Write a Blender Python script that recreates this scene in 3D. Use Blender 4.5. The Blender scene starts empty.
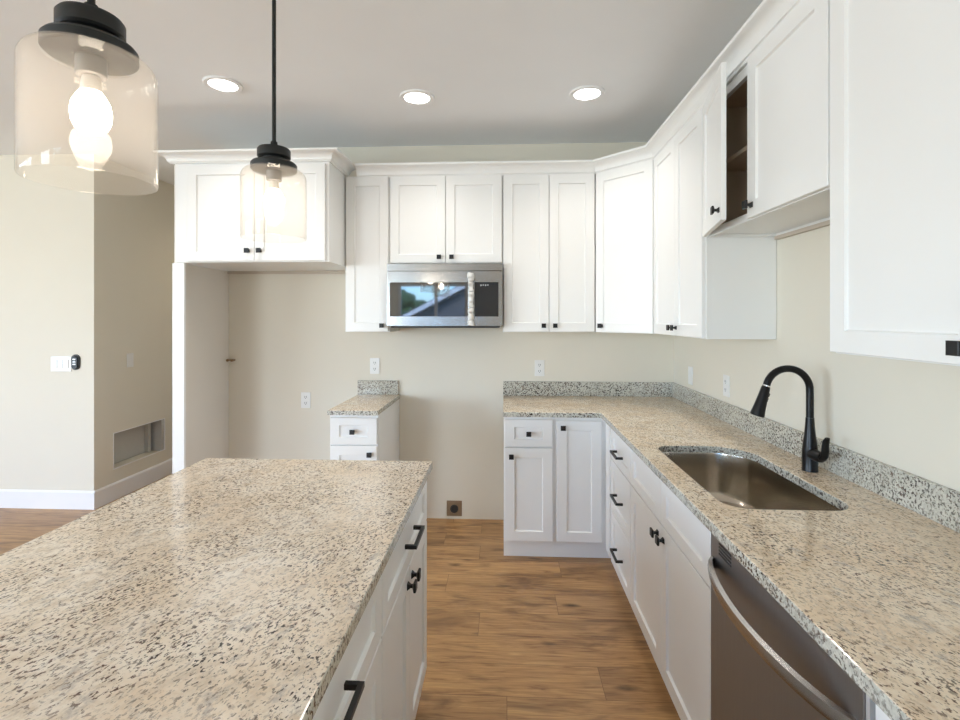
import bpy, bmesh, math, random
from mathutils import Vector, Matrix
random.seed(7)
C = bpy.context.scene.collection
SC = bpy.context.scene
R = math.radians

# ------------------------------------------------------------------ camera, sky, sun, added daylight lamps, exposure
cam = bpy.data.cameras.new('camera')
cam.sensor_width = 36.0
cam.lens = 497.8 / 960 * 36.0
cam.shift_y = -(360 - 317.6) / 960
cam.clip_start = 0.02
co = bpy.data.objects.new('camera', cam); C.objects.link(co)
co.location = (0, 0, 1.476)
co.rotation_euler = (R(90), 0, 0.0499)
SC.camera = co

w = bpy.data.worlds.new('sky'); SC.world = w; w.use_nodes = True
nt = w.node_tree
sky = nt.nodes.new('ShaderNodeTexSky'); sky.sky_type = 'NISHITA'
sky.sun_disc = False; sky.sun_elevation = R(48); sky.sun_rotation = R(20)
tint = nt.nodes.new('ShaderNodeMix'); tint.data_type = 'RGBA'; tint.blend_type = 'MULTIPLY'; tint.inputs[0].default_value = 1
tint.inputs[7].default_value = (.44, .66, 1.0, 1)
nt.links.new(sky.outputs[0], tint.inputs[6]); nt.links.new(tint.outputs[2], nt.nodes['Background'].inputs[0])
nt.nodes['Background'].inputs[1].default_value = 1.6

sun = bpy.data.lights.new('sun', 'SUN'); sun.energy = 9.0; sun.angle = R(0.6); sun.color = (1, .95, .88)
so = bpy.data.objects.new('sun', sun); C.objects.link(so)
so.rotation_euler = (R(-40), R(14), 0)          # high sun behind the kitchen wall, onto the house across the yard

def window_fill_light(name, loc, rot, sx, sy, power, col):
    l = bpy.data.lights.new(name, 'AREA'); l.shape = 'RECTANGLE'; l.size = sx; l.size_y = sy
    l.energy = power; l.color = col
    o = bpy.data.objects.new(name, l); C.objects.link(o); o.location = loc; o.rotation_euler = rot
    return o
DAY = (0.84, 0.93, 1.0)
window_fill_light('daylight_fill_outer', (-6.42, -1.0, 1.35), (0, R(-101), 0), 1.9, 4.0, 215, DAY)  # lamp added at an unseen window, tilted up to brighten the ceiling
window_fill_light('daylight_fill_rear', (-4.2, -4.92, 1.4), (R(90), 0, 0), 2.0, 1.6, 165, DAY)  # lamp added at the unseen rear window as daylight fill

SC.view_settings.view_transform = 'Standard'
SC.view_settings.look = 'None'
SC.view_settings.exposure = 0.0
SC.view_settings.gamma = 1.0
SC.view_settings.use_curve_mapping = False
SC.cycles.use_denoising = True
SC.cycles.max_bounces = 10
SC.cycles.diffuse_bounces = 6
SC.cycles.transparent_max_bounces = 16
SC.cycles.sample_clamp_indirect = 6
SC.cycles.caustics_reflective = False
SC.cycles.caustics_refractive = False

# ------------------------------------------------------------------ materials
def mat(name, col, rough=.5, metal=0., **kw):
    m = bpy.data.materials.new(name); m.use_nodes = True
    b = m.node_tree.nodes['Principled BSDF']
    b.inputs['Base Color'].default_value = (*col, 1)
    b.inputs['Roughness'].default_value = rough
    b.inputs['Metallic'].default_value = metal
    for k, v in kw.items():
        b.inputs[k.replace('_', ' ')].default_value = v
    return m
class NT:
    def __init__(s, m): s.t = m.node_tree; s.b = s.t.nodes['Principled BSDF']
    def n(s, typ, **kw):
        n = s.t.nodes.new(typ)
        for k, v in kw.items(): setattr(n, k, v)
        return n
    def l(s, a, b): s.t.links.new(a, b)
    def pos(s, scale=(1, 1, 1), rot=(0, 0, 0), loc=(0, 0, 0), typ='POINT'):
        g = s.n('ShaderNodeNewGeometry'); mp = s.n('ShaderNodeMapping', vector_type=typ)
        mp.inputs['Scale'].default_value = scale; mp.inputs['Rotation'].default_value = rot; mp.inputs['Location'].default_value = loc
        s.l(g.outputs['Position'], mp.inputs[0]); return mp.outputs[0]
    def noise(s, v, scale, detail=3., rough=.5, dist=0.):
        n = s.n('ShaderNodeTexNoise'); s.l(v, n.inputs['Vector'])
        n.inputs['Scale'].default_value = scale; n.inputs['Detail'].default_value = detail
        n.inputs['Roughness'].default_value = rough; n.inputs['Distortion'].default_value = dist
        return n.outputs['Fac']
    def ramp(s, f, stops):
        n = s.n('ShaderNodeValToRGB'); s.l(f, n.inputs[0]); e = n.color_ramp.elements
        while len(e) < len(stops): e.new(.5)
        for i, (p, c) in enumerate(stops):
            e[i].position = p; e[i].color = (c, c, c, 1) if isinstance(c, (int, float)) else (*c, 1)
        return n.outputs[0]
    def mix(s, f, a, b, mode='MIX'):
        n = s.n('ShaderNodeMix', data_type='RGBA', blend_type=mode)
        for sock, val in ((n.inputs[0], f), (n.inputs[6], a), (n.inputs[7], b)):
            if isinstance(val, tuple): sock.default_value = (*val, 1)
            elif isinstance(val, (int, float)): sock.default_value = val
            else: s.l(val, sock)
        return n.outputs[2]
    def bump(s, h, strength=.1, dist=.01):
        n = s.n('ShaderNodeBump'); n.inputs['Strength'].default_value = strength; n.inputs['Distance'].default_value = dist
        s.l(h, n.inputs['Height']); s.l(n.outputs[0], s.b.inputs['Normal'])

def painted(name, col, rough, bump=.04, scale=260):
    m = mat(name, col, rough); t = NT(m); p = t.pos()
    f = t.noise(p, 3.0, 2)
    t.l(t.mix(f, tuple(c * .97 for c in col), tuple(min(1, c * 1.02) for c in col)), t.b.inputs['Base Color'])
    t.bump(t.noise(p, scale, 2), bump, .002)
    return m
M = {}
M['wall'] = painted('cream_wall_paint', (.745, .703, .608), .75)
M['ceiling'] = painted('ceiling_paint', (.86, .875, .90), .85)
M['beige'] = painted('beige_panel_paint', (.74, .70, .645), .6)
M['trim'] = painted('trim_paint', (.86, .86, .87), .4, .01)
M['cab'] = painted('cabinet_paint', (.84, .84, .83), .32, .012, 120)
M['plate'] = mat('white_plastic', (.80, .80, .79), .3)
M['slot'] = mat('dark_slot', (.03, .03, .03), .6)
M['black'] = mat('matte_black_metal', (.012, .012, .013), .42, .3)
M['bronze'] = mat('black_bronze', (.010, .010, .011), .3, .5)
M['brass'] = mat('brown_brass', (.30, .19, .10), .4, .7)
M['pend'] = mat('charcoal_metal', (.022, .024, .024), .45, .4)
M['chrome'] = mat('chrome', (.8, .8, .8), .12, 1.)
M['sheet'] = mat('galvanized_sheet', (.62, .62, .62), .5, .5)
M['drywall'] = painted('bare_drywall', (.55, .53, .49), .8)
M['brownwood'] = mat('cabinet_interior', (.60, .48, .37), .55)
M['brownbox'] = mat('brown_plastic', (.24, .165, .10), .45)
M['lens'] = mat('lamp_lens', (1, 1, 1), .5, 0, Emission_Color=(1, .97, .92, 1), Emission_Strength=9.)
M['bulb'] = mat('bulb_glow', (1, 1, 1), .4, 0, Emission_Color=(1, .90, .77, 1), Emission_Strength=26.)
M['bulbneck'] = mat('bulb_neck', (.85, .80, .74), .4)
M['socket'] = mat('socket_grey', (.30, .28, .26), .5, .3)
M['blackglass'] = mat('black_glass', (.012, .013, .015), .04, 0, Specular_IOR_Level=1.0, Coat_Weight=.8, Coat_Roughness=.02, Coat_IOR=1.8)
M['panel'] = mat('control_panel_black', (.02, .021, .023), .16)
M['film'] = mat('crumpled_film', (.72, .72, .70), .3, .2)
M['ply'] = mat('pale_plywood', (.56, .49, .41), .6)
M['darkgap'] = mat('dark_underside', (.05, .05, .05), .6)

def steel(name, col, rough, axis):
    m = mat(name, col, rough, 1.); t = NT(m)
    sc = [900, 900, 900]; sc[axis] = 6
    t.bump(t.noise(t.pos(tuple(sc)), 1.0, 2), .05, .001)
    r = t.n('ShaderNodeMapRange'); t.l(t.noise(t.pos(tuple(sc)), .7, 2), r.inputs[0])
    r.inputs[3].default_value = rough * .8; r.inputs[4].default_value = rough * 1.25
    t.l(r.outputs[0], t.b.inputs['Roughness'])
    return m
M['steel'] = steel('brushed_steel', (.43, .43, .43), .20, 0)
M['sinksteel'] = mat('sink_steel', (.56, .51, .445), .21, 1.)
M['slate'] = steel('slate_steel', (.30, .295, .30), .46, 2)
M['slatebar'] = steel('slate_steel_bar', (.40, .385, .375), .24, 1)

def granite(name, warm, pale, grey, stretch, dense=0., ang=0.):
    m = mat(name, warm, .11); t = NT(m)
    t.b.inputs['Specular IOR Level'].default_value = .5
    a = t.pos((1 / (stretch * .85), stretch, 1), (0, 0, R(ang)), typ='TEXTURE') if stretch != 1 else t.pos()
    a2 = t.pos((1 / (stretch * .85), stretch, 1), (0, 0, R(ang + 8)), (3.1, 1.7, 5.), 'TEXTURE') if stretch != 1 else t.pos((1, 1, 1), (0, 0, 0), (3.1, 1.7, 5.))
    iso = t.pos()
    c = t.mix(t.ramp(t.noise(iso, 4.5, 4, .6), [(.36, 0.), (.64, 1.)]), warm, pale)
    c = t.mix(t.ramp(t.noise(a, 36, 4, .65), [(.47, 0.), (.62, .85)]), c, tuple(x * .84 for x in warm))
    c = t.mix(t.ramp(t.noise(a2, 22, 5, .7, .4), [(.56, 0.), (.68, .75)]), c, grey)
    c = t.mix(t.ramp(t.noise(iso, 150, 2, .5), [(.35, 0.), (.75, .35)]), c, (.93, .88, .78))
    # clustering mask: flecks gather in drifts
    drift = t.ramp(t.noise(iso, 5.5, 3, .6), [(.38, .15 + 6 * dense), (.62, 1.)])
    drift2 = t.ramp(t.noise(a2, 6.5, 3, .6), [(.40, .35), (.58, 1.)])
    f2 = t.ramp(t.noise(a, 122, 3, .6, .3), [(.562, 0.), (.598, 1.)])
    k2 = t.n('ShaderNodeMath', operation='MULTIPLY'); t.l(drift2, k2.inputs[0]); t.l(f2, k2.inputs[1])
    c = t.mix(k2.outputs[0], c, (.125, .075, .055))
    f = t.ramp(t.noise(a2, 148 - 700 * dense, 2, .55, .2), [(.59 - dense, 0.), (.62 - dense, 1.)])
    k = t.n('ShaderNodeMath', operation='MULTIPLY'); t.l(drift, k.inputs[0]); t.l(f, k.inputs[1])
    c = t.mix(k.outputs[0], c, (.05, .037, .033))
    t.l(c, t.b.inputs['Base Color'])
    return m
M['granite'] = granite('granite_top', (.77, .59, .40), (.85, .74, .59), (.36, .32, .29), 1.5, 0., 20)
M['granite_island'] = granite('granite_island_top', (.80, .655, .49), (.89, .81, .70), (.38, .34, .31), 1.5, 0., -26)
M['granite_cut_daylit'] = granite('granite_cut_edge_daylit', (.50, .49, .42), (.59, .59, .53), (.23, .24, .23), 1, .045)  # cut grain; the greyer base paints in cool daylight on upright faces

def oak():
    m = mat('oak_planks', (.4, .24, .12), .38); t = NT(m)
    br = t.n('ShaderNodeTexBrick'); pp = t.pos((1, 1, 1), (0, 0, 0), (.37, .06, 0)); ps = t.n('ShaderNodeSeparateXYZ'); t.l(pp, ps.inputs[0])
    rw = t.n('ShaderNodeMath', operation='DIVIDE'); t.l(ps.outputs[1], rw.inputs[0]); rw.inputs[1].default_value = .182
    fl = t.n('ShaderNodeMath', operation='FLOOR'); t.l(rw.outputs[0], fl.inputs[0])
    wn = t.n('ShaderNodeTexWhiteNoise', noise_dimensions='1D'); t.l(fl.outputs[0], wn.inputs['W'])
    xs = t.n('ShaderNodeMath', operation='MULTIPLY_ADD'); t.l(wn.outputs[0], xs.inputs[0]); xs.inputs[1].default_value = 1.22; t.l(ps.outputs[0], xs.inputs[2])
    pc = t.n('ShaderNodeCombineXYZ'); t.l(xs.outputs[0], pc.inputs[0]); t.l(ps.outputs[1], pc.inputs[1]); t.l(pc.outputs[0], br.inputs['Vector'])
    br.offset = 0.; br.offset_frequency = 1
    for k, v in (('Scale', 1.), ('Mortar Size', .0012), ('Mortar Smooth', .3), ('Bias', 0.), ('Brick Width', 1.22), ('Row Height', .182)):
        br.inputs[k].default_value = v
    br.inputs['Color1'].default_value = (0, 0, 0, 1); br.inputs['Color2'].default_value = (1, 1, 1, 1); br.inputs['Mortar'].default_value = (.5, .5, .5, 1)
    # each plank its own slice of grain
    g = t.n('ShaderNodeNewGeometry'); sx = t.n('ShaderNodeSeparateXYZ'); t.l(g.outputs['Position'], sx.inputs[0])
    bw = t.n('ShaderNodeRGBToBW'); t.l(br.outputs['Color'], bw.inputs[0])
    off = t.n('ShaderNodeMath', operation='MULTIPLY'); t.l(bw.outputs[0], off.inputs[0]); off.inputs[1].default_value = 37.
    cx = t.n('ShaderNodeCombineXYZ'); t.l(sx.outputs[0], cx.inputs[0]); t.l(sx.outputs[1], cx.inputs[1]); t.l(off.outputs[0], cx.inputs[2])
    def mp(scale):
        k = t.n('ShaderNodeMapping'); k.inputs['Scale'].default_value = scale; t.l(cx.outputs[0], k.inputs[0]); return k.outputs[0]
    grain = t.noise(mp((2.2, 26, 1)), 1.6, 6, .62, 1.3)
    fine = t.noise(mp((6, 210, 1)), 1.0, 3, .6)
    c = t.ramp(grain, [(.30, (.22, .105, .042)), (.42, (.44, .242, .102)), (.56, (.56, .325, .134)), (.76, (.68, .43, .195))])
    c = t.mix(t.ramp(fine, [(.38, .0), (.68, .42)]), c, (.20, .10, .042))
    c = t.mix(t.ramp(bw.outputs[0], [(0., 0.), (1., .38)]), c, (.25, .135, .06))
    # smoky patches and knots
    c = t.mix(t.ramp(t.noise(mp((1.5, 6.5, 1)), 1.3, 4, .6, .8), [(.50, 0.), (.68, .8)]), c, (.15, .077, .036))
    crack = t.ramp(t.noise(mp((1.6, 48, 1)), 1.2, 6, .7, 2.2), [(.64, 0.), (.70, .75)])
    patch = t.ramp(t.noise(mp((1.1, 5, 1)), 1.5, 2), [(.45, 0.), (.6, 1.)])
    cm = t.n('ShaderNodeMath', operation='MULTIPLY'); t.l(crack, cm.inputs[0]); t.l(patch, cm.inputs[1])
    c = t.mix(cm.outputs[0], c, (.075, .038, .02))
    vo = t.n('ShaderNodeTexVoronoi'); t.l(mp((2.1, 5.2, 1)), vo.inputs['Vector']); vo.inputs['Scale'].default_value = 1.25
    dd = t.n('ShaderNodeMath', operation='ADD'); t.l(vo.outputs['Distance'], dd.inputs[0])
    nz = t.n('ShaderNodeMath', operation='MULTIPLY'); t.l(t.noise(mp((9, 30, 1)), 1., 3), nz.inputs[0]); nz.inputs[1].default_value = .26
    t.l(nz.outputs[0], dd.inputs[1])
    c = t.mix(t.ramp(dd.outputs[0], [(.14, .97), (.18, .75), (.28, 0.)]), c, (.055, .030, .018))
    c = t.mix(br.outputs['Fac'], c, (.17, .09, .042))
    t.l(c, t.b.inputs['Base Color'])
    t.bump(grain, .08, .003)
    return m
M['oak'] = oak()

def glass_shade():
    m = bpy.data.materials.new('clear_shade_glass'); m.use_nodes = True; t = m.node_tree
    for n in list(t.nodes): t.nodes.remove(n)
    o = t.nodes.new('ShaderNodeOutputMaterial'); tr = t.nodes.new('ShaderNodeBsdfTransparent'); gl = t.nodes.new('ShaderNodeBsdfGlossy')
    df = t.nodes.new('ShaderNodeBsdfTranslucent'); di = t.nodes.new('ShaderNodeBsdfDiffuse')
    lw = t.nodes.new('ShaderNodeLayerWeight'); pw = t.nodes.new('ShaderNodeMath'); pw.operation = 'POWER'; pw.inputs[1].default_value = 4.5
    fr = t.nodes.new('ShaderNodeMapRange'); fr.inputs[3].default_value = .022; fr.inputs[4].default_value = .55
    t.links.new(lw.outputs['Facing'], pw.inputs[0]); t.links.new(pw.outputs[0], fr.inputs[0])
    tr.inputs[0].default_value = (.985, .975, .96, 1); gl.inputs['Roughness'].default_value = .03
    df.inputs[0].default_value = (.95, .88, .80, 1); di.inputs[0].default_value = (.95, .88, .80, 1)
    ad = t.nodes.new('ShaderNodeMixShader'); ad.inputs[0].default_value = .5; t.links.new(df.outputs[0], ad.inputs[1]); t.links.new(di.outputs[0], ad.inputs[2])
    h = t.nodes.new('ShaderNodeMixShader'); h.inputs[0].default_value = .06       # diffuse share paints the bulb's warm haze into the glass
    t.links.new(tr.outputs[0], h.inputs[1]); t.links.new(ad.outputs[0], h.inputs[2])
    x = t.nodes.new('ShaderNodeMixShader'); t.links.new(fr.outputs[0], x.inputs[0]); t.links.new(h.outputs[0], x.inputs[1]); t.links.new(gl.outputs[0], x.inputs[2])
    t.links.new(x.outputs[0], o.inputs[0]); return m
M['shade'] = glass_shade()
def pane_glass():
    m = bpy.data.materials.new('window_glass'); m.use_nodes = True; t = m.node_tree
    for n in list(t.nodes): t.nodes.remove(n)
    o = t.nodes.new('ShaderNodeOutputMaterial'); tr = t.nodes.new('ShaderNodeBsdfTransparent'); gl = t.nodes.new('ShaderNodeBsdfGlossy')
    tr.inputs[0].default_value = (.97, .98, .98, 1); gl.inputs['Roughness'].default_value = 0.
    x = t.nodes.new('ShaderNodeMixShader'); x.inputs[0].default_value = .05; t.links.new(tr.outputs[0], x.inputs[1]); t.links.new(gl.outputs[0], x.inputs[2])
    t.links.new(x.outputs[0], o.inputs[0]); return m
M['pane'] = pane_glass()
M['lawn'] = mat('lawn', (.12, .20, .06), .9)
M['siding'] = mat('house_siding', (.13, .13, .135), .7)
M['roof'] = mat('roof_shingle', (.12, .12, .13), .9)
M['leaf'] = mat('tree_leaf', (.05, .10, .03), .8)
M['bark'] = mat('tree_bark', (.12, .08, .05), .9)

# ------------------------------------------------------------------ mesh helpers
class MB:
    def __init__(s): s.v = []; s.f = []
    def add(s, vs, fs):
        o = len(s.v); s.v += [Vector(v) for v in vs]; s.f += [tuple(i + o for i in f) for f in fs]; return s
    def box(s, x0, x1, y0, y1, z0, z1, bev=0.):
        x0, x1 = min(x0, x1), max(x0, x1); y0, y1 = min(y0, y1), max(y0, y1); z0, z1 = min(z0, z1), max(z0, z1)
        if not bev:
            return s.add([(x, y, z) for z in (z0, z1) for y in (y0, y1) for x in (x0, x1)],
                         [(0, 2, 3, 1), (4, 5, 7, 6), (0, 1, 5, 4), (2, 6, 7, 3), (0, 4, 6, 2), (1, 3, 7, 5)])
        bm = bmesh.new(); bmesh.ops.create_cube(bm, size=1)
        for v in bm.verts:
            v.co = Vector(((x0 + x1) / 2 + v.co.x * (x1 - x0), (y0 + y1) / 2 + v.co.y * (y1 - y0), (z0 + z1) / 2 + v.co.z * (z1 - z0)))
        bmesh.ops.bevel(bm, geom=bm.edges[:], offset=bev, segments=2, affect='EDGES', profile=.5)
        bm.verts.index_update()
        s.add([v.co.copy() for v in bm.verts], [tuple(v.index for v in f.verts) for f in bm.faces]); bm.free(); return s
    def lathe(s, prof, n=32, cap=True, mx=None):
        vs, fs = [], []
        for r, z in prof:
            for i in range(n):
                a = 2 * math.pi * i / n; vs.append(Vector((r * math.cos(a), r * math.sin(a), z)))
        for k in range(len(prof) - 1):
            for i in range(n):
                j = (i + 1) % n; fs.append((k * n + i, k * n + j, (k + 1) * n + j, (k + 1) * n + i))
        if cap:
            fs.append(tuple(range(n - 1, -1, -1))); fs.append(tuple((len(prof) - 1) * n + i for i in range(n)))
        if mx is not None: vs = [mx @ v for v in vs]
        return s.add(vs, fs)
    def tube(s, pts, rad, n=16, flat=1.0, flat_axis=None):
        pts = [Vector(p) for p in pts]; rads = rad if isinstance(rad, (list, tuple)) else [rad] * len(pts)
        vs, fs = [], []; up = None
        for i, p in enumerate(pts):
            d = (pts[min(i + 1, len(pts) - 1)] - pts[max(i - 1, 0)]).normalized()
            if up is None:
                up = Vector((0, 0, 1)) if abs(d.z) < .9 else Vector((0, 1, 0))
                if flat_axis is not None: up = Vector(flat_axis)
            up = (up - d * up.dot(d)).normalized(); sd = d.cross(up)
            for k in range(n):
                a = 2 * math.pi * k / n
                vs.append(p + (up * math.cos(a) * flat + sd * math.sin(a)) * rads[i])
        for i in range(len(pts) - 1):
            for k in range(n):
                j = (k + 1) % n; fs.append((i * n + k, i * n + j, (i + 1) * n + j, (i + 1) * n + k))
        fs.append(tuple(range(n - 1, -1, -1))); fs.append(tuple((len(pts) - 1) * n + k for k in range(n)))
        return s.add(vs, fs)
    def prism(s, poly, axis, a, b):
        # poly: 2-D points; axis: the extrusion axis
        def P(q, t): return {'x': (t, q[0], q[1]), 'y': (q[0], t, q[1]), 'z': (q[0], q[1], t)}[axis]
        n = len(poly)
        return s.add([P(q, a) for q in poly] + [P(q, b) for q in poly],
                     [tuple(range(n - 1, -1, -1)), tuple(range(n, 2 * n))] + [(i, (i + 1) % n, n + (i + 1) % n, n + i) for i in range(n)])
    def mesh(s, name, material, smooth, off):
        me = bpy.data.meshes.new(name); me.from_pydata([v - off for v in s.v], [], s.f)
        bm = bmesh.new(); bm.from_mesh(me); bmesh.ops.recalc_face_normals(bm, faces=bm.faces[:]); bm.to_mesh(me); bm.free()
        mats = material if isinstance(material, (list, tuple)) else [material]
        for m in mats: me.materials.append(m)
        if smooth:
            me.shade_smooth()
            me.set_sharp_from_angle(angle=R(smooth if smooth is not True else 38))
        return me
CEN = {}
def part(name, mb, material, parent=None, smooth=0, label=None):
    lo = Vector(min(v[i] for v in mb.v) for i in range(3)); hi = Vector(max(v[i] for v in mb.v) for i in range(3))
    c = (lo + hi) / 2
    if parent is None: c = Vector((c.x, c.y, lo.z))
    o = bpy.data.objects.new(name, mb.mesh(name, material, smooth, c)); C.objects.link(o)
    if parent is not None: o.parent = parent
    o.location = c - CEN.get(parent, Vector()); CEN[o] = c
    if label: o['label'] = label
    return o
def tag(o, label, cat, group=None, kind=None):
    o['label'] = label; o['category'] = cat
    if group: o['group'] = group
    if kind: o['kind'] = kind
    return o
def thing(name, label, cat, loc=(0, 0, 0), rz=0., group=None):
    o = bpy.data.objects.new(name, None); C.objects.link(o); o.location = loc; o.rotation_euler = (0, 0, rz); o.empty_display_size = .1
    CEN[o] = Vector((0, 0, 0)); return tag(o, label, cat, group)
def structure(name, mb, material, label, cat):
    return tag(part(name, mb, material), label, cat, kind='structure')
def copy_tree(o, parent=None):
    c = o.copy(); C.objects.link(c)
    if parent is not None: c.parent = parent
    for ch in list(o.children): copy_tree(ch, c)
    return c

# ------------------------------------------------------------------ key planes (metres; the viewer stands at 0,0)
YW, XW = 3.64, 1.212            # kitchen back wall, right wall
CEIL = 2.74
XH, YL = -3.164, 3.685          # hallway wall, left wall
HC = .91                        # counter top
ZU, ZT = 1.379, 2.434           # wall cabinets bottom and top
REAR, OUT = -5.0, -6.5

# ------------------------------------------------------------------ the room
structure('floor', MB().box(OUT - .1, XW + .1, REAR - .1, 7.0, -.05, 0), M['oak'], 'brown oak plank floor with dark knots', 'floor')
structure('ceiling', MB().box(OUT - .1, XW + .1, REAR - .1, 7.0, CEIL, CEIL + .1), M['ceiling'], 'flat pale grey painted ceiling', 'ceiling')
structure('wall_back', MB().box(-2.10, XW, YW, YW + .12, 0, CEIL), M['wall'], 'cream wall behind the range gap and wall cabinets', 'wall')
structure('wall_right', MB().box(XW, XW + .1, REAR, YW + .12, 0, CEIL), M['wall'], 'cream wall behind the sink counter', 'wall')
structure('wall_left', MB().box(OUT, XH - .12, YL, YL + .12, 0, CEIL), M['wall'], 'bright cream wall at left edge carrying a wide switch plate', 'wall')
NY0, NY1, NZ0, NZ1 = 3.872, 4.488, .245, .542
b = MB()
b.box(XH - .12, XH, YL, NY0, 0, CEIL).box(XH - .12, XH, NY1, 6.9, 0, CEIL).box(XH - .12, XH, NY0, NY1, 0, NZ0).box(XH - .12, XH, NY0, NY1, NZ1, CEIL)
structure('wall_hallway', b, M['wall'], 'shaded tan wall with low rectangular recess', 'wall')
structure('wall_partition', MB().box(-2.10, -1.98, YW + .12, 6.9, 0, CEIL), M['wall'], 'hallway wall behind the refrigerator space', 'wall')
structure('wall_end', MB().box(OUT, XW, 6.9, 7.0, 0, CEIL), M['wall'], 'wall closing the hallway', 'wall')
def wall_with_openings(axis, a, bb, c0, c1, holes):
    m = MB(); xs = sorted(holes)
    def bx(p, q, z0, z1):
        if axis == 'x': m.box(p, q, c0, c1, z0, z1)
        else: m.box(c0, c1, p, q, z0, z1)
    cur = a
    for (p, q, z0, z1) in xs:
        bx(cur, p, 0, CEIL)
        if z0 > 0: bx(p, q, 0, z0)
        bx(p, q, z1, CEIL); cur = q
    bx(cur, bb, 0, CEIL); return m
SL = (-2.48, -.87, 0, 2.26)
W2 = (-5.2, -3.2, .6, 2.2)
structure('wall_rear', wall_with_openings('x', OUT, XW, REAR - .1, REAR, [SL, W2]), M['wall'], 'cream wall with glass door behind the viewer', 'wall')
W4 = (-3.0, 1.0, .4, 2.3)
structure('wall_outer', wall_with_openings('y', REAR, YL + .12, OUT - .1, OUT, [W4]), M['wall'], 'cream outer wall of the living side', 'wall')
def frame_x(name, hole, mull, label, cat):
    p, q, z0, z1 = hole; f = .055
    t = thing(name, label, cat, ((p + q) / 2, REAR - .05, z0)); t['kind'] = 'structure'
    cx = (p + q) / 2; m = MB()
    m.box(p - cx, p - cx + f, -.04, .04, 0, z1 - z0).box(q - cx - f, q - cx, -.04, .04, 0, z1 - z0)
    m.box(p - cx + f, q - cx - f, -.04, .04, z1 - z0 - f, z1 - z0).box(p - cx + f, q - cx - f, -.04, .04, 0, f)
    for u in mull: m.box(u - cx - .035, u - cx + .035, -.035, .035, f, z1 - z0 - f)
    part('window_frame', m, M['trim'], t)
    part('pane', MB().box(p - cx + f, q - cx - f, -.003, .003, f, z1 - z0 - f), M['pane'], t)
frame_x('door_1', SL, [-1.60], 'white framed sliding glass door behind the viewer', 'door')
frame_x('added_window_1', W2, [-4.2], 'white framed window added left of the glass door for room brightness', 'window')  # unseen window added to brighten the room from behind
t = thing('added_window_2', 'wide white framed window added in the outer wall for room brightness', 'window', (OUT - .05, -1.0, .4)); t['kind'] = 'structure'  # unseen window added to brighten the room from the left
m = MB().box(-.04, .04, -2, -1.94, 0, 1.9).box(-.04, .04, 1.94, 2, 0, 1.9).box(-.04, .04, -1.94, 1.94, 0, .06).box(-.04, .04, -1.94, 1.94, 1.84, 1.9)
for y in (-.66, .66): m.box(-.035, .035, y - .035, y + .035, .06, 1.84)
part('window_frame', m, M['trim'], t)
part('pane', MB().box(-.003, .003, -1.94, 1.94, .06, 1.84), M['pane'], t)

def base_prof(d0): return [(d0, 0), (d0 - .015, 0), (d0 - .015, .125), (d0 - .009, .140), (d0, .140)]
structure('baseboard_left', MB().prism([(YL - .015, 0), (YL, 0), (YL, .14), (YL - .008, .14), (YL - .015, .128)], 'x', OUT, XH + .015), M['trim'], 'white baseboard under the wide switch plate', 'baseboard')
structure('baseboard_hallway', MB().prism([(XH + .015, 0), (XH, 0), (XH, .14), (XH + .008, .14), (XH + .015, .128)], 'y', YL - .0, 6.9), M['trim'], 'white baseboard under the low wall recess', 'baseboard')

# recessed box in the hallway wall
t = thing('wall_niche', 'open rectangular recess low in the tan hallway wall', 'recess', (XH - .12, (NY0 + NY1) / 2, NZ0))
h = (NY1 - NY0) / 2; hz = NZ1 - NZ0
part('back_panel', MB().box(-.012, -.002, -h - .02, h + .02, -.02, hz + .02), M['drywall'], t)
part('stud', MB().box(-.001, .035, .205, .238, .002, hz - .002), M['drywall'], t, label='vertical stud inside the recess')
part('side_panel', MB().box(-.001, .118, .262, h - .001, .002, hz - .002), M['sheet'], t, label='pale metal side')
e = .007
part('rim', MB().box(.116, .1225, -h, -h + e, 0, hz).box(.116, .1225, h - e, h, 0, hz).box(.116, .1225, -h + e, h - e, 0, e).box(.116, .1225, -h + e, h - e, hz - e, hz), M['trim'], t, label='thin white rim')

# ------------------------------------------------------------------ outside, seen mirrored in the microwave door
structure('lawn', MB().box(-40, 30, -60, REAR - .1, -2.2, -2.1), M['lawn'], 'lower yard behind the glass door', 'lawn')
t = thing('house', 'grey house with sloping white roof edge, mirrored in the microwave door', 'house', (2.4, -13, -2.1))
# gable end towards the kitchen; ridge runs away from it
part('wall', MB().prism([(-6.6, 0), (6.6, 0), (6.6, 3.35), (0, 6.75), (-6.6, 3.35)], 'y', -9, -.35), M['siding'], t)
rf = part('roof', MB().prism([(-7.4, 3.0), (0, 6.85), (7.4, 3.0), (7.4, 3.18), (0, 7.05), (-7.4, 3.18)], 'y', -9.4, -.02), M['roof'], t)
part('fascia', MB().prism([(-7.42, 2.96), (0, 6.80), (7.42, 2.96), (7.42, 3.14), (0, 6.99), (-7.42, 3.14)], 'y', -.015, .02), M['trim'], rf, label='white fascia board')
t = thing('tree', 'dark green tree beside the house across the yard', 'tree', (-6.5, -25.5, -2.1))
part('trunk', MB().lathe([(.3, 0), (.22, 2.6), (.15, 4.0)], 10), M['bark'], t, True)
bm = bmesh.new()
for i in range(22):
    a = random.uniform(0, 6.28); rr = random.uniform(0, 1.6)
    bmesh.ops.create_icosphere(bm, subdivisions=2, radius=random.uniform(.4, .8), matrix=Matrix.Translation((rr * math.cos(a), rr * math.sin(a), random.uniform(2.8, 4.9))))
for v in bm.verts: v.co += Vector((random.uniform(-.14, .14), random.uniform(-.14, .14), random.uniform(-.14, .14)))
bm.verts.index_update()
part('foliage', MB().add([v.co.copy() for v in bm.verts], [tuple(v.index for v in f.verts) for f in bm.faces]), M['leaf'], t); bm.free()

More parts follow.
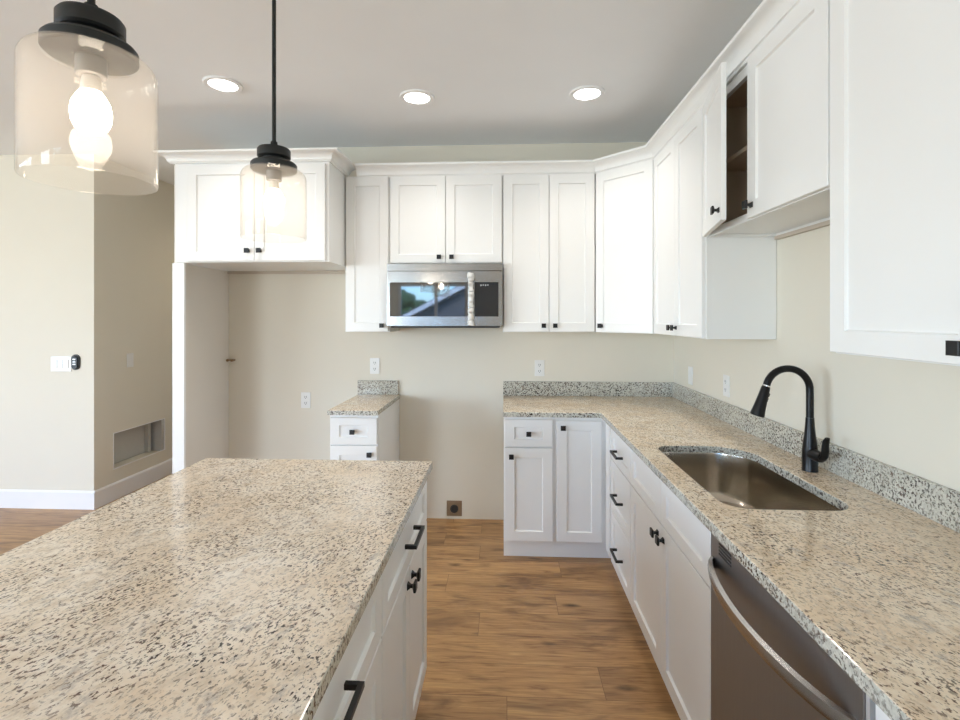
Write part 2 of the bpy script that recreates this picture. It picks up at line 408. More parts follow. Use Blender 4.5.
# ------------------------------------------------------------------ cabinet pieces (local: width along x, front towards -y, front of the box at y = 0)
DT = .019
def door_mesh(x0, x1, z0, z1, st=.058, y=-DT, mx=None, rail=None):
    rail = rail or st; b_ = .0018; rec = .0085; sl = .004
    def rect(i, j, yy): return [(x0 + i, yy, z0 + j), (x1 - i, yy, z0 + j), (x1 - i, yy, z1 - j), (x0 + i, yy, z1 - j)]
    L = [rect(0, 0, y + DT - .0005), rect(0, 0, y + b_), rect(b_, b_, y), rect(st, rail, y), rect(st + sl * .3, rail + sl * .3, y + .0035), rect(st + sl, rail + sl, y + rec)]
    vs = [p for r in L for p in r]; fs = [(3, 2, 1, 0)]
    for k in range(len(L) - 1):
        for i in range(4):
            j = (i + 1) % 4; fs.append((4 * k + i, 4 * k + j, 4 * k + 4 + j, 4 * k + 4 + i))
    n = 4 * (len(L) - 1); fs.append((n, n + 1, n + 2, n + 3))
    vs = [Vector(v) for v in vs]
    if mx is not None: vs = [mx @ v for v in vs]
    return MB().add(vs, fs)
def knob_mesh(x, z, y=-DT, mx=None):
    P = [(.0095, 0), (.0095, .002), (.0045, .010), (.0045, .016), (.0145, .021), (.0145, .027), (.0125, .0285)]
    vs, fs = [], []
    for r, d in P: vs += [Vector((x - r, y - d, z - r)), Vector((x + r, y - d, z - r)), Vector((x + r, y - d, z + r)), Vector((x - r, y - d, z + r))]
    fs.append((3, 2, 1, 0))
    for k in range(len(P) - 1):
        for i in range(4):
            j = (i + 1) % 4; fs.append((4 * k + i, 4 * k + j, 4 * k + 4 + j, 4 * k + 4 + i))
    n = 4 * (len(P) - 1); fs.append((n, n + 1, n + 2, n + 3))
    if mx is not None: vs = [mx @ v for v in vs]
    return MB().add(vs, fs)
def pull_mesh(x, z, ln=.14, y=-DT):
    h_ = .0055; b_ = MB().box(x - ln / 2, x + ln / 2, y - .036, y - .025, z - h_, z + h_, .0008)
    for sx in (-1, 1):
        xx = x + sx * (ln / 2 - h_); b_.box(xx - h_, xx + h_, y - .026, y + .0005, z - h_, z + h_)
    return b_
def add_door(t, x0, x1, z0, z1, knob=None, name='door', pull=None, st=.058, rail=None, mx=None):
    d = part(name, door_mesh(x0, x1, z0, z1, st, rail=rail, mx=mx), M['cab'], t)
    if knob: part('knob', knob_mesh(*knob, mx=mx), M['black'], d, label='square black knob')
    if pull: part('pull_handle', pull_mesh(*pull), M['black'], d, label='black bar pull')
    return d
G = .0016
def base_carcass(t, wd, dep, top=.88, left=True):
    part('carcass', MB().box(0, wd, 0, dep, .115, top), M['cab'], t)
    part('toe_kick', MB().box(0, wd, .06, dep, 0, .115), M['cab'], t)
def upper_carcass(t, wd, dep, h_, rec=.018):
    # box with a recessed underside
    b_ = MB().box(0, wd, 0, dep, rec, h_).box(0, .016, 0, dep, 0, rec).box(wd - .016, wd, 0, dep, 0, rec).box(.016, wd - .016, 0, .019, 0, rec).box(.016, wd - .016, dep - .016, dep, 0, rec)
    part('carcass', b_, M['cab'], t)

DU = .305                       # wall cabinet box depth
YU = YW - .0015 - DU            # box front of the back-run wall cabinets
XU = XW - .0015 - DU
GU, GB = 'white wall cabinets around the kitchen', 'white base cabinets around the kitchen'
H_U = ZT - ZU
DZ0, DZ1 = .004, H_U - .012
t = thing('wall_cabinet', 'narrow tall white wall cabinet with one door, left of the microwave', 'cabinet', (-1.082, YU, ZU), group=GU)
upper_carcass(t, .303, DU, H_U); add_door(t, .010, .296, DZ0, DZ1, (.258, .044))
t = thing('wall_cabinet', 'short white two-door wall cabinet directly above the microwave', 'cabinet', (-.777, YU, 1.836), group=GU)
upper_carcass(t, .761, DU, ZT - 1.836); hh = ZT - 1.836
add_door(t, .006, .379, .006, hh - .012, (.339, .044)); add_door(t, .383, .756, .006, hh - .012, (.423, .044))
t = thing('wall_cabinet', 'tall white two-door wall cabinet between the microwave and the angled corner cabinet', 'cabinet', (-.014, YU, ZU), group=GU)
upper_carcass(t, .612, DU, H_U); add_door(t, .006, .304, DZ0, DZ1, (.270, .044)); add_door(t, .309, .604, DZ0, DZ1, (.345, .044))

# angled corner wall cabinet: five-sided box, its door across the corner
cx0, cy0 = XW - .610, YW - .610
p1 = Vector((cx0, YU)); p2 = Vector((XU, cy0))
t = thing('wall_cabinet', 'angled white corner wall cabinet with one wide door', 'cabinet', (p1.x, p1.y, ZU), R(-45), GU)
ln = (p2 - p1).length; rot = Matrix.Rotation(R(45), 2)
poly = [rot @ (Vector(q) - p1) for q in ((cx0, YU), (XU, cy0), (XW - .0015, cy0), (XW - .0015, YW - .0015), (cx0, YW - .0015))]
part('carcass', MB().prism([tuple(q) for q in poly], 'z', 0, H_U), M['cab'], t)
add_door(t, .012, ln - .012, DZ0, DZ1, (.058, .044))

YA, YB, YC = cy0 - .001, 2.284, 1.411
t = thing('wall_cabinet', 'tall white two-door wall cabinet whose plain end panel faces the faucet', 'cabinet', (XU, YA, ZU), R(-90), GU)
wd = YA - YB - .001
upper_carcass(t, wd, DU, H_U); add_door(t, .006, wd / 2 - G, DZ0, DZ1, (wd / 2 - .030, .044)); add_door(t, wd / 2 + G, wd - .008, DZ0, DZ1, (wd / 2 + .030, .044))
part('end_panel', MB().box(wd + .0002, wd + .0009, .026, DU - .0005, .001, .445), M['cab'], t)

# short cabinet over the sink, left door ajar
ZB = 1.836; hh = ZT - ZB
t = thing('wall_cabinet', 'short white wall cabinet above the sink with its left door ajar', 'cabinet', (XU, YB - .001, ZB), R(-90), GU)
wd = YB - YC - .002
b_ = MB().box(0, .016, 0, DU, 0, hh).box(wd - .016, wd, 0, DU, 0, hh).box(.016, wd - .016, 0, DU, hh - .02, hh).box(.016, wd - .016, 0, DU, .012, .03).box(.016, wd - .016, DU - .012, DU, 0, hh - .02)
b_.box(.016, wd - .016, 0, .018, 0, .012)
b_.box(.016, .034, 0, .018, .03, hh - .02).box(wd - .034, wd - .016, 0, .018, .03, hh - .02).box(.034, wd - .034, 0, .018, hh - .05, hh - .02)
part('carcass', b_, M['cab'], t)
part('interior_lining', MB().box(.0165, .0185, .019, DU - .0125, .0305, hh - .0205).box(wd - .0185, wd - .0165, .019, DU - .0125, .0305, hh - .0205)
     .box(.019, wd - .019, DU - .0155, DU - .0128, .0305, hh - .0205).box(.019, wd - .019, .019, DU - .016, hh - .023, hh - .0205).box(.019, wd - .019, .019, DU - .016, .0305, .0325), M['brownwood'], t, label='brown wood lining')
part('shelf', MB().box(.019, wd - .019, .03, DU - .016, .29, .307), M['brownwood'], t, label='brown wood shelf')
dl = .405
mx = Matrix.Translation((.003, 0, 0)) @ Matrix.Rotation(R(-12.4), 4, 'Z')
add_door(t, 0, dl, .003, hh - .012, (dl - .034, .046), mx=mx)
add_door(t, dl + .007, wd - .004, .003, hh - .012, (dl + .041, .046))
part('wall_rail', MB().box(.02, wd - .02, DU - .02, DU - .001, -.016, -.001), M['ply'], t, label='pale wood hanging rail at the wall')

t = thing('wall_cabinet', 'large white wall cabinet nearest the viewer, its door filling the upper right of the photo', 'cabinet', (XU, YC - .001, ZU), R(-90), GU)
wd = .912
upper_carcass(t, wd, DU, H_U); add_door(t, .003, .447, DZ0, DZ1, (.408, .038)); add_door(t, .450, wd - .003, DZ0, DZ1, (.489, .038))

# refrigerator surround
FX0, FX1, FY = -2.07, -1.086, 3.03
t = thing('side_panel', 'tall white panel standing left of the empty refrigerator space', 'panel', (-2.08, FY, 0))
part('panel', MB().box(-.008, .010, .019, YW - FY - .001, 0, 2.440), M['beige'], t, label='beige inner panel')
part('face_stile', MB().box(-.008, .068, 0, .0188, 0, 1.8195), M['cab'], t)
t = thing('wall_cabinet', 'deep white two-door cabinet over the empty refrigerator space', 'cabinet', (FX0 + .0005, FY, 1.822), group=GU)
wd = FX1 - FX0; hh = 2.440 - 1.822
part('carcass', MB().box(0, wd, .0, YW - FY - .001, 0, hh), M['cab'], t)
part('back_rail', MB().box(.0, wd, YW - FY - .02, YW - FY - .001, -.020, -.0005), M['ply'], t, label='wood rail at the wall')
mid = -1.552 - FX0
add_door(t, .088, mid - G, .006, hh - .016, (mid - .038, .068)); add_door(t, mid + G, wd - .020, .006, hh - .016, (mid + .038, .068))
t = thing('water_valve', 'small brass pipe stub in the corner of the refrigerator space', 'valve', (-2.045, YW - .001, 1.158))
for i, x in enumerate((-.012, .020)):
    part('pipe_stub', MB().lathe([(.007, 0), (.007, .03), (.0095, .031), (.0095, .045)], 12, mx=Matrix.Translation((x, 0, 0)) @ Matrix.Rotation(R(90), 4, 'X')), M['brass'], t, True)

# crown mouldings, swept along the cabinet fronts
def crown(path, z0, z1, out, name, label, group):
    hgt = z1 - z0
    prof = [(0, 0), (.010, 0), (.014, .12), (.020, .16)]
    for k in range(7):
        a = k / 6 * math.pi / 2; prof.append((.020 + (out - .030) * (1 - math.cos(a)), .16 + .62 * math.sin(a)))
    prof += [(out - .004, .80), (out, .84), (out, 1.), (0, 1.)]
    P = [Vector(p) for p in path]; n = len(prof); vs, fs = [], []
    for i, p in enumerate(P):
        ds = []
        if i > 0: ds.append((P[i] - P[i - 1]).normalized())
        if i < len(P) - 1: ds.append((P[i + 1] - P[i]).normalized())
        ns = [Vector((d.y, -d.x)) for d in ds]
        if len(ns) == 2:
            m_ = (ns[0] + ns[1]).normalized(); m_ = m_ / m_.dot(ns[0])
        else: m_ = ns[0]
        for o_, z in prof: q = p + m_ * o_; vs.append((q.x, q.y, z0 + z * hgt))
    for i in range(len(P) - 1):
        for k in range(n):
            j = (k + 1) % n; fs.append((i * n + k, i * n + j, (i + 1) * n + j, (i + 1) * n + k))
    fs.append(tuple(range(n - 1, -1, -1))); fs.append(tuple((len(P) - 1) * n + k for k in range(n)))
    return tag(part(name, MB().add(vs, fs), M['cab'], None, 30), label, 'moulding', group)
GC = 'crown mouldings on the wall cabinets'
YD, XD = YU - .0002, XU - .0002
k_ = math.tan(R(22.5)) * .0
crown([(-2.0885, YW - .001), (-2.0885, FY - .001), (FX1 + .001, FY - .001), (FX1 + .001, YU + .04)], 2.441, 2.503, .074, 'crown_moulding', 'white crown moulding wrapping the deep cabinet over the refrigerator space', GC)
crown([(-1.000, YD - .0), (cx0, YD), (XD, cy0), (XD, .50)], ZT - .011, 2.501, .072, 'crown_moulding', 'long white crown moulding running from the microwave around the corner to the right', GC)

# ------------------------------------------------------------------ base cabinets
YBX = YW - .0015 - .608         # box front, back run
XBX = XW - .0015 - .604         # box front, right run
ZD0, ZD1, ZS = .128, .868, .690
t = thing('base_cabinet', 'narrow white base cabinet with drawer over door, right of the range gap', 'cabinet', (-.007, YBX, 0), group=GB)
base_carcass(t, .306, .608)
add_door(t, .006, .294, .697, .860, (.150, .778), 'drawer', rail=.044); add_door(t, .006, .294, ZD0, .688, (.046, .640))
t = thing('base_cabinet', 'white corner base cabinet with one full-height door facing the range gap', 'cabinet', (.2995, YBX, 0), group=GB)
part('carcass', MB().prism([(0, 0), (XBX - .2995, 0), (XBX - .2995, -(YBX - 2.802)), (XW - .0015 - .2995, -(YBX - 2.802)), (XW - .0015 - .2995, .608), (0, .608)], 'z', .115, .88), M['cab'], t)
part('toe_kick', MB().prism([(0, .06), (XBX - .2995 + .06, .06), (XBX - .2995 + .06, -(YBX - 2.802)), (.86, -(YBX - 2.802)), (.86, .56), (0, .56)], 'z', 0, .115), M['cab'], t)
part('filler_strip', MB().box(XBX - .2995 - DT, XBX - .2995 - .0003, -.100, -.0 - .209 + .001, .128, .868), M['cab'], t)
add_door(t, .013, XBX - .2995 - .028, ZD0, .855, (.048, .816))
t = thing('base_cabinet', 'white three-drawer base cabinet with bar pulls, beside the inner corner', 'cabinet', (XBX, 2.801, 0), R(-90), GB)
wd = 2.801 - 2.367
base_carcass(t, wd, .604)
for z0, z1 in ((.700, .868), (.418, .694), (ZD0, .412)):
    add_door(t, .008, wd - .004, z0, z1, name='drawer', pull=(wd / 2, (z0 + z1) / 2 - (.012 if z1 > .8 else .014)), rail=.045)
t = thing('base_cabinet', 'white sink base cabinet with two false drawer fronts over two doors', 'cabinet', (XBX, 2.366, 0), R(-90), GB)
wd = 2.366 - 1.453
# the sink hangs inside it, so it is a hollow box
part('carcass', MB().box(0, .016, 0, .604, .115, .88).box(wd - .016, wd, 0, .604, .115, .88).box(.016, wd - .016, .590, .604, .115, .88).box(.016, wd - .016, 0, .590, .115, .13)
     .box(.016, wd - .016, 0, .018, .13, .17).box(.016, wd - .016, 0, .018, .67, .88).box(wd / 2 - .02, wd / 2 + .02, 0, .018, .17, .67), M['cab'], t)
part('toe_kick', MB().box(.004, wd - .004, .06, .08, 0, .115), M['cab'], t)
for a, b2, kx in ((.004, wd / 2 - G, wd / 2 - .034), (wd / 2 + G, wd - .004, wd / 2 + .034)):
    add_door(t, a, b2, .700, .868, name='false_drawer_front', rail=.045)
    add_door(t, a, b2, ZD0, .694, (kx, .650))
t = thing('base_cabinet', 'white base cabinet barely showing beyond the dishwasher at the lower right edge', 'cabinet', (XBX, .826, 0), R(-90), GB)
base_carcass(t, .50, .604); add_door(t, .004, .496, .700, .868, name='drawer', pull=(.25, .78), rail=.045); add_door(t, .004, .496, ZD0, .694, (.05, .65))
t = thing('base_cabinet', 'narrow white base cabinet standing alone between refrigerator space and range gap', 'cabinet', (-1.080, YBX, 0), group=GB)
base_carcass(t, .303, .608)
add_door(t, .006, .297, .697, .860, (.150, .778), 'drawer', rail=.044); add_door(t, .006, .297, ZD0, .688, (.255, .640))

# dishwasher
t = thing('dishwasher', 'dark slate stainless dishwasher with a bowed bar handle, right of the sink cabinet', 'dishwasher', (XBX, 1.450, 0), R(-90))
wd = 1.450 - .828
part('tub', MB().box(.004, wd - .004, .02, .56, .10, .872), M['darkgap'], t)
part('toe_kick', MB().box(.004, wd - .004, .06, .075, 0, .10), M['darkgap'], t)
part('door', MB().box(.003, wd - .014, -.022, .0195, .112, .868, .002), M['slate'], t)
v_ = MB()
for k in range(4): v_.box(.060, .132, -.0235, -.021, .830 + k * .009, .8345 + k * .009)
part('vent', v_, M['slot'], t)
part('side_trim', MB().box(wd - .012, wd - .003, -.020, .0195, .112, .868), M['sheet'], t)
pts, rd = [], []
for k in range(25):
    u = k / 24; x = .018 + u * (wd - .050); y = -.020 - .060 * math.sin(math.pi * u) ** .62
    pts.append((x, y, .792))
mbh = MB(); vs, fs = [], []
for p in pts:
    for dy, dz in ((-.007, -.013), (-.009, .0), (-.007, .013), (.004, .016), (.007, .0), (.004, -.016)): vs.append((p[0], p[1] + dy, p[2] + dz))
for i in range(24):
    for k in range(6):
        j = (k + 1) % 6; fs.append((i * 6 + k, i * 6 + j, i * 6 + 6 + j, i * 6 + 6 + k))
fs += [tuple(range(5, -1, -1)), tuple(144 + k for k in range(6))]
part('handle', mbh.add(vs, fs), M['slatebar'], t, 50)

# island: three units facing the sink side
GI = 'white island cabinets'
IX = -.319                      # box front
ILAB = ['white island cabinet at the far end, bar pull over two knobbed doors',
        'white island cabinet nearer the viewer, bar pull at the bottom edge of the photo',
        'white island cabinet at the near end below the photo']
for (y0, y1), lab in zip(((1.205, 1.910), (.500, 1.2045), (.10, .4995)), ILAB):
    t = thing('island_cabinet', lab, 'cabinet', (IX, y0, 0), R(90), GI)
    wd = y1 - y0
    part('carcass', MB().box(0, wd, 0, .70, .115, .88), M['cab'], t)
    part('toe_kick', MB().box(.0, wd, .06, .70, 0, .115), M['cab'], t)
    add_door(t, .004, wd - .004, .700, .868, name='drawer', pull=(wd / 2, .785, .150), rail=.045)
    add_door(t, .004, wd / 2 - G, ZD0, .694, (wd / 2 - .034, .648)); add_door(t, wd / 2 + G, wd - .004, ZD0, .694, (wd / 2 + .034, .648))

# ------------------------------------------------------------------ stone tops
def offset_poly(poly, d):
    n = len(poly); out = []
    for i in range(n):
        a, b_, c = Vector(poly[i - 1]), Vector(poly[i]), Vector(poly[(i + 1) % n])
        e1, e2 = (b_ - a).normalized(), (c - b_).normalized()
        n1, n2 = Vector((-e1.y, e1.x)), Vector((-e2.y, e2.x))
        m_ = (n1 + n2).normalized(); out.append(tuple(b_ + m_ * (d / max(.3, m_.dot(n1)))))
    return out
def slab(outer, holes, z0, z1, ch=.004):
    bm = bmesh.new(); side_faces = []
    def ring(p, z): return [bm.verts.new((x, y, z)) for x, y in p]
    tops, bots = [], []
    for poly in [outer] + holes:
        a = ring(poly, z0); b_ = ring(poly, z1 - ch); o2 = offset_poly(poly, ch * .35); b2 = ring(o2, z1 - ch * .3); c = ring(offset_poly(poly, ch), z1)
        n = len(poly)
        for lo, hi in ((a, b_), (b_, b2), (b2, c)):
            for i in range(n):
                j = (i + 1) % n; side_faces.append(bm.faces.new((lo[i], lo[j], hi[j], hi[i])))
        tops.append(c); bots.append(a)
    for loops in (tops, bots):
        ed = []
        for lp in loops:
            for i in range(len(lp)): ed.append(bm.edges.get((lp[i], lp[(i + 1) % len(lp)])))
        bmesh.ops.triangle_fill(bm, use_beauty=True, use_dissolve=False, edges=ed)
    bm.verts.index_update()
    m_ = MB().add([v.co.copy() for v in bm.verts], [tuple(v.index for v in f.verts) for f in bm.faces]); bm.free(); return m_
def two_tone(o):
    # the sawn edges of the stone show the cut grain and a painted-in cool daylight grey, the polished top the drawn-out one
    me = o.data; me.materials.append(M['granite_cut_daylit'])
    for p in me.polygons:
        if abs(p.normal.z) < .6: p.material_index = 1
    return o
def rrect(x0, x1, y0, y1, rs, inset=0., n=8):
    # counter-clockwise from (x0,y0); rs = radii at (x0y0, x1y0, x1y1, x0y1)
    x0 += inset; x1 -= inset; y0 += inset; y1 -= inset; out = []
    for (cx, cy, sx, sy, a0), r in zip(((x0, y0, 1, 1, 180), (x1, y0, -1, 1, 270), (x1, y1, -1, -1, 0), (x0, y1, 1, -1, 90)), rs):
        r = max(.004, r - inset)
        for k in range(n + 1):
            a = R(a0 + 90 * k / n); out.append((cx + sx * r + r * math.cos(a), cy + sy * r + r * math.sin(a)))
    return out
SK = (.662, 1.040, 1.512, 2.245); SR = (.075, .075, .16, .075)
t = thing('countertop', 'long L-shaped speckled granite countertop holding the sink', 'countertop', (.85, 1.9, .8805))
off = Vector((.85, 1.9, .8805))
def loc_poly(p): return [(x - off.x, y - off.y) for x, y in p]
L = [(-.012, YW - .650), (.571, YW - .650), (.571, .33), (XW - .001, .33), (XW - .001, YW - .001), (-.012, YW - .001)]
hole = list(reversed(rrect(*SK, SR)))
two_tone(part('slab', slab(loc_poly(L), [loc_poly(hole)], 0, HC - off.z), M['granite'], t))
def splash(x0, x1, y0, y1): return MB().box(x0 - off.x, x1 - off.x, y0 - off.y, y1 - off.y, HC - off.z + .0003, HC - off.z + .102, .0015)
part('backsplash', splash(-.012, XW - .0215, YW - .0205, YW - .001), M['granite_cut_daylit'], t)
part('backsplash', splash(XW - .021, XW - .001, .33, YW - .001), M['granite_cut_daylit'], t)
t = thing('countertop', 'small square granite countertop with backsplash left of the range gap', 'countertop', (-.925, 3.3, .8805)); off = Vector((-.925, 3.3, .8805))
two_tone(part('slab', slab(loc_poly([(-1.084, YW - .650), (-.772, YW - .650), (-.772, YW - .001), (-1.084, YW - .001)]), [], 0, HC - off.z), M['granite'], t))
part('backsplash', splash(-1.084, -.782, YW - .0205, YW - .001), M['granite_cut_daylit'], t)
isl = slab([(-1.205, .06), (-.285, .06), (-.285, 1.953), (-1.205, 1.953)], [], .8805, HC)
o = part('countertop', isl, M['granite_island'], None); two_tone(o)
tag(o, 'broad speckled granite countertop on the kitchen island', 'countertop')

# ------------------------------------------------------------------ sink and faucet
sx, sy = (SK[0] + SK[1]) / 2, (SK[2] + SK[3]) / 2
t = thing('sink', 'undermount stainless steel sink set in the granite countertop', 'sink', (sx, sy, .66))
def srect(inset, z): return [Vector((x - sx, y - sy, z - .66)) for x, y in rrect(*SK, SR, inset)]
prof = [(-.022, .8795), (-.004, .8795), (-.003, .874), (-.001, .80), (.004, .72), (.009, .70), (.018, .685), (.032, .677), (.05, .674), (.12, .671)]
vs, fs = [], []
for ins, z in prof: vs += srect(ins, z)
n = len(srect(0, 0))
for k in range(len(prof) - 1):
    for i in range(n):
        j = (i + 1) % n; fs.append((k * n + i, k * n + j, k * n + n + j, k * n + n + i))
fs.append(tuple((len(prof) - 1) * n + i for i in range(n)))
bo = part('basin', MB().add(vs, fs), M['sinksteel'], t, 60)
md = bo.modifiers.new('thickness', 'SOLIDIFY'); md.thickness = .0012; md.offset = -1
part('drain', MB().lathe([(.056, .0115), (.056, .0145), (.046, .0150), (.040, .0125), (.012, .0120)], 32), M['chrome'], t, True)

FXc, FYc = 1.127, 1.900
t = thing('faucet', 'black gooseneck pull-down faucet standing behind the sink', 'faucet', (FXc, FYc, HC))
part('body', MB().lathe([(.0270, 0.0003), (.0270, .004), (.0262, .006), (.0262, .058), (.0255, .078), (.0225, .105), (.0190, .130), (.0165, .155), (.0148, .180), (.0140, .196)], 40), M['bronze'], t, True)
pts = [(0, 0, .1965), (0, 0, .24), (0, 0, .28)]; ra = .079
for k in range(1, 22):
    a = R(167 * k / 21); pts.append((-ra + ra * math.cos(a), 0, .298 + ra * math.sin(a)))
part('spout', MB().tube(pts, .0128, 20), M['bronze'], t, True)
e0 = Vector(pts[-1]); dr = (Vector(pts[-1]) - Vector(pts[-2])).normalized()
q = dr.to_track_quat('Z', 'Y').to_matrix().to_4x4(); mxh = Matrix.Translation(e0) @ q
part('collar', MB().lathe([(.0131, .0003), (.0138, .001), (.0138, .005), (.0131, .0055)], 24, mx=mxh), M['chrome'], t, True, label='thin silver collar')
hd = part('spray_head', MB().lathe([(.0138, .006), (.0155, .013), (.0175, .046), (.0212, .088), (.0245, .112), (.0245, .117), (.0215, .120), (.0205, .115)], 28, mx=mxh), M['bronze'], t, True)
bt = MB()
for d in (.034, .052): bt.box(.0155, .0205, -.005, .005, d - .007, d + .007, .0015)
bt.v = [mxh @ Matrix.Rotation(R(-90), 4, 'Z') @ v for v in bt.v]
part('spray_button', bt, M['black'], hd)
hx = Matrix.Translation((0, -.018, .066)) @ Matrix.Rotation(R(90), 4, 'X')
hn = part('handle_hub', MB().lathe([(.0205, 0), (.0205, .024), (.0190, .030), (.0185, .046), (.0150, .052)], 28, mx=hx), M['bronze'], t, True)
part('lever', MB().tube([(.0, -.058, .058), (0, -.072, .062), (0, -.083, .075), (0, -.088, .095), (0, -.089, .115), (0, -.093, .132), (0, -.100, .143)],
     [.012, .0145, .0145, .0135, .0125, .0120, .0085], 16, .62, (0, -1, 0)), M['bronze'], hn, True)

# ------------------------------------------------------------------ microwave
MX0, MX1, MYF, MZ0, MZ1 = -.7755, -.0155, 3.245, 1.408, 1.832
t = thing('microwave', 'stainless steel over-the-range microwave under the short two-door cabinet', 'microwave', (MX0, MYF, MZ0))
wd = MX1 - MX0; ht = MZ1 - MZ0
part('body', MB().box(.004, wd - .004, .036, YW - MYF - .002, .012, ht), M['slate'], t)
part('underside', MB().box(.02, wd - .02, .03, YW - MYF - .03, 0, .0118), M['darkgap'], t, label='dark grease filter underside')
part('vent_strip', MB().box(0, wd, .0, .0355, ht - .050, ht - .001, .002), M['steel'], t)
dxr = .560
d = MB(); z0, z1 = .014, ht - .052; gx0, gx1, gz0, gz1 = .020, .535, .075, .300
d.box(0, gx0, 0, .0355, z0, z1, .0015).box(gx1, dxr, 0, .0355, z0, z1, .0015).box(gx0, gx1, 0.0002, .0355, z0, gz0).box(gx0, gx1, 0.0002, .0355, gz1, z1)
dr_ = part('door', d, M['steel'], t)
part('window_glass', MB().box(gx0 + .0005, gx1 - .0005, .004, .012, gz0 + .0005, gz1 - .0005), M['blackglass'], dr_, label='black mirror-like glass')
random.seed(3)
pts, rd = [], []
for k in range(31):
    z = .018 + k / 30 * (ht - .085); pts.append((.556 + random.uniform(-.0025, .0025), -.030 + random.uniform(-.003, .003), z)); rd.append(.0165 + random.uniform(-.004, .0045) + (.007 if k < 3 or k > 27 else 0))
part('handle', MB().tube(pts, rd, 12).box(.546, .558, -.03, .0005, .034, .052).box(.546, .558, -.03, .0005, ht - .100, ht - .082), M['film'], dr_, 20, label='bar handle wrapped in crumpled plastic film')
px = dxr + .002
cp = part('control_panel', MB().box(px, wd, 0, .0355, z0, z1, .0015), M['steel'], t)
part('keypad', MB().box(px + .016, wd - .026, -.0015, .001, gz0, gz1), M['panel'], cp, label='black glossy keypad')
dg = MB()
for i, x in enumerate((.055, .070, .085, .100)):        # a pale clock smudge at the top of the keypad
    dg.box(px + x, px + x + .006, -.0020, -.0016, gz1 - .026 + (.003 if i % 2 else 0), gz1 - .016)
part('display', dg, M['sheet'], cp)

# ------------------------------------------------------------------ plates, switches, outlets (local: plate in xz, front towards -y)
def outlet(label, loc, rz, group='white outlets on the walls', sw=False):
    t = thing('switch_plate' if sw else 'outlet', label, 'switch' if sw else 'outlet', loc, rz, group)
    part('cover_plate', MB().box(-.036, .036, -.006, -.0003, 0, .117, .002), M['plate'], t)
    if sw:
        part('rocker', MB().box(-.0165, .0165, -.0095, -.0062, .026, .091, .001), M['plate'], t)
    else:
        for z in (.036, .081):
            r_ = part('receptacle', MB().box(-.0165, .0165, -.0085, -.0062, z - .015, z + .015, .001), M['plate'], t)
            part('slot', MB().box(-.0075, -.0045, -.0089, -.0086, z - .003, z + .009).box(.0045, .0075, -.0089, -.0086, z - .003, z + .009).box(-.002, .002, -.0089, -.0086, z - .011, z - .006), M['slot'], r_)
    return t
outlet('white outlet on the back wall inside the refrigerator space', (-1.480, YW, .803), 0)
outlet('white outlet above the small square countertop', (-.960, YW, 1.060), 0)
outlet('white outlet on the back wall right of the range gap', (.252, YW, 1.050), 0)
outlet('white outlet on the right wall nearer the faucet', (XW, 2.784, 1.045), R(-90))
outlet('white rocker switch on the right wall near the corner', (XW, 3.310, 1.040), R(-90), 'white switches on the walls', True)
outlet('single white rocker switch on the tan hallway wall above the recess', (XH, 4.052, 1.058), R(90), 'white switches on the walls', True)
t = thing('switch_plate', 'wide white three-rocker switch plate on the left wall', 'switch', (-3.425, YL, 1.060), 0, 'white switches on the walls')
part('cover_plate', MB().box(-.084, .084, -.006, -.0003, 0, .117, .002), M['plate'], t)
for x in (-.046, 0, .046): part('rocker', MB().box(x - .0165, x + .0165, -.0095, -.0062, .026, .091, .001), M['plate'], t)
t = thing('remote_control', 'small black fan remote in its wall cradle beside the wide switch plate', 'remote', (-3.306, YL, 1.072))
def pill(hw, hh, y0, y1):
    n = 20; p = []
    for i in range(n): a = 2 * math.pi * i / n; p.append((hw * math.cos(a), hh / 2 + (hh / 2 - hw) * (1 if math.sin(a) >= 0 else -1) + hw * math.sin(a)))
    return MB().prism(p, 'y', y0, y1)
part('cradle', pill(.034, .120, -.010, -.0003), M['slot'], t)
part('handset', MB().add([v + Vector((0, 0, .010)) for v in pill(.024, .096, -.020, -.0102).v], pill(.024, .096, -.020, -.0102).f), M['black'], t)
b_ = MB()
for z in (.040, .058, .078): b_.box(-.012, .012, -.0215, -.0201, z, z + .010)
part('button', b_, M['sheet'], t)
t = thing('range_outlet', 'square brown range outlet low on the wall in the range gap', 'outlet', (-.370, YW, .022), 0)
part('cover_plate', MB().box(-.056, .056, -.008, -.0003, 0, .112, .002), M['brownbox'], t)
part('receptacle', MB().lathe([(.029, 0), (.029, .010), (.024, .012), (.022, .006)], 28, mx=Matrix.Translation((0, -.008, .056)) @ Matrix.Rotation(R(90), 4, 'X')), M['slot'], t, True, label='round black socket')

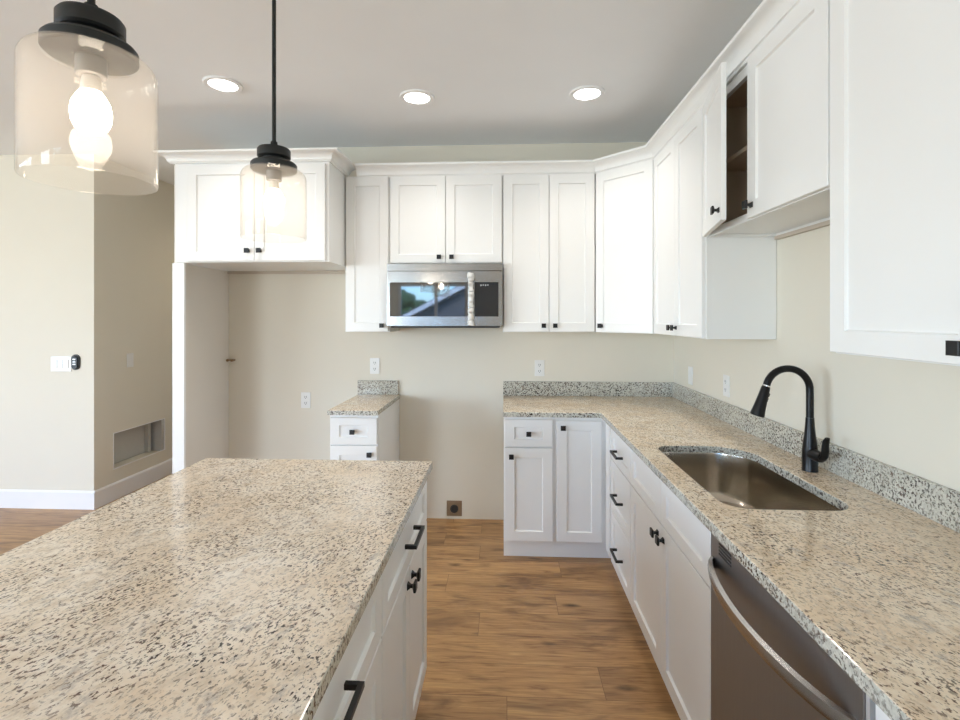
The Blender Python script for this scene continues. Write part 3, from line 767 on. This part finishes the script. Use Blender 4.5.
# ------------------------------------------------------------------ ceiling lights
GL = 'recessed ceiling lights'
CAN = [('leftmost recessed ceiling light, in front of the deep refrigerator cabinet', -1.523, 2.621),
       ('middle recessed ceiling light, in front of the microwave', -.503, 2.83),
       ('rightmost recessed ceiling light, nearest the angled corner cabinet', .462, 2.828)]
def can_light():
    t = thing('ceiling_light', CAN[0][0], 'ceiling light', (0, 0, CEIL - .012), 0, GL)
    part('trim_ring', MB().lathe([(.072, .0065), (.074, .003), (.094, .0015), (.098, .006), (.098, .0118), (.072, .0118)], 40, cap=False), M['trim'], t, True)
    part('lens', MB().lathe([(.0715, .0105), (.0715, .0060), (.060, .0050)], 40), M['lens'], t)
    return t
proto = can_light()
for i, (lab, x, y) in enumerate(CAN):
    o = proto if i == 0 else copy_tree(proto)
    o.location = (x, y, CEIL - .012); o['label'] = lab
    l = bpy.data.lights.new('downlight', 'SPOT'); l.energy = 30; l.spot_size = R(125); l.spot_blend = .9; l.shadow_soft_size = .07; l.color = (1, .94, .86)
    lo = bpy.data.objects.new('downlight', l); C.objects.link(lo); lo.location = (x, y, CEIL - .02)

o = copy_tree(proto); o.location = (-2.62, 5.15, CEIL - .012); o['label'] = 'unseen recessed ceiling light added to brighten the hallway behind the refrigerator panel'
l = bpy.data.lights.new('downlight', 'SPOT'); l.energy = 24; l.spot_size = R(150); l.spot_blend = .9; l.shadow_soft_size = .07; l.color = (1, .84, .66)  # warm lamp added out of view to brighten the hallway
lo = bpy.data.objects.new('downlight', l); C.objects.link(lo); lo.location = (-2.62, 5.15, CEIL - .02)

PX = -.745
def pendant(label, y, PX=PX, z=1.715):
    t = thing('pendant_light', label, 'pendant light', (PX, y, z), 0, 'glass pendant lights over the island')
    part('canopy', MB().lathe([(.06, CEIL - z - .03), (.065, CEIL - z - .022), (.065, CEIL - z - .0005)], 36), M['pend'], t, True)
    part('rod', MB().lathe([(.0062, .312), (.0062, CEIL - z - .031)], 14), M['pend'], t, True)
    part('cap', MB().lathe([(.030, .2440), (.037, .2445), (.037, .2570), (.0465, .2580), (.0505, .262), (.0505, .284), (.0470, .289), (.012, .293), (.010, .3115)], 44), M['pend'], t, True)
    part('disc', MB().lathe([(.0665, .2185), (.0700, .222), (.0700, .238), (.0660, .2430), (.030, .2437)], 48), M['pend'], t, True)
    part('socket', MB().lathe([(.021, .185), (.023, .187), (.023, .2182)], 28), M['socket'], t, True)
    R0 = .0995
    pr = [(.024, .2175), (.066, .2175)]
    for k in range(7):
        a = R(90 - 15 * k); pr.append((R0 - .026 + .026 * math.cos(a), .1915 + .026 * math.sin(a)))
    pr += [(R0, .15), (R0, .08), (R0, .004), (R0 - .0012, .0), (R0 - .003, .0012), (R0 - .003, .08), (R0 - .003, .1915)]
    for k in range(6, -1, -1):
        a = R(90 - 15 * k); pr.append((R0 - .026 + .023 * math.cos(a), .198 + .023 * math.sin(a)))
    pr += [(.066, .2145), (.024, .2145), (.024, .2175)]
    part('shade', MB().lathe(pr, 72, cap=False), M['shade'], t, 50, label='clear glass drum shade')
    bl = part('bulb', MB().lathe([(.0165, .158), (.022, .150), (.028, .138), (.0305, .122), (.029, .107), (.024, .095), (.016, .087), (.004, .0835)], 32), M['bulb'], t, True)
    part('bulb_neck', MB().lathe([(.0135, .1845), (.0150, .175), (.0165, .1583)], 24), M['bulbneck'], bl, True)
    return t
pendant('large near glass pendant light at the upper left corner of the photo', .842, -.728)
pendant('farther glass pendant light hanging in front of the refrigerator cabinet', 1.565, -.741, 1.729)
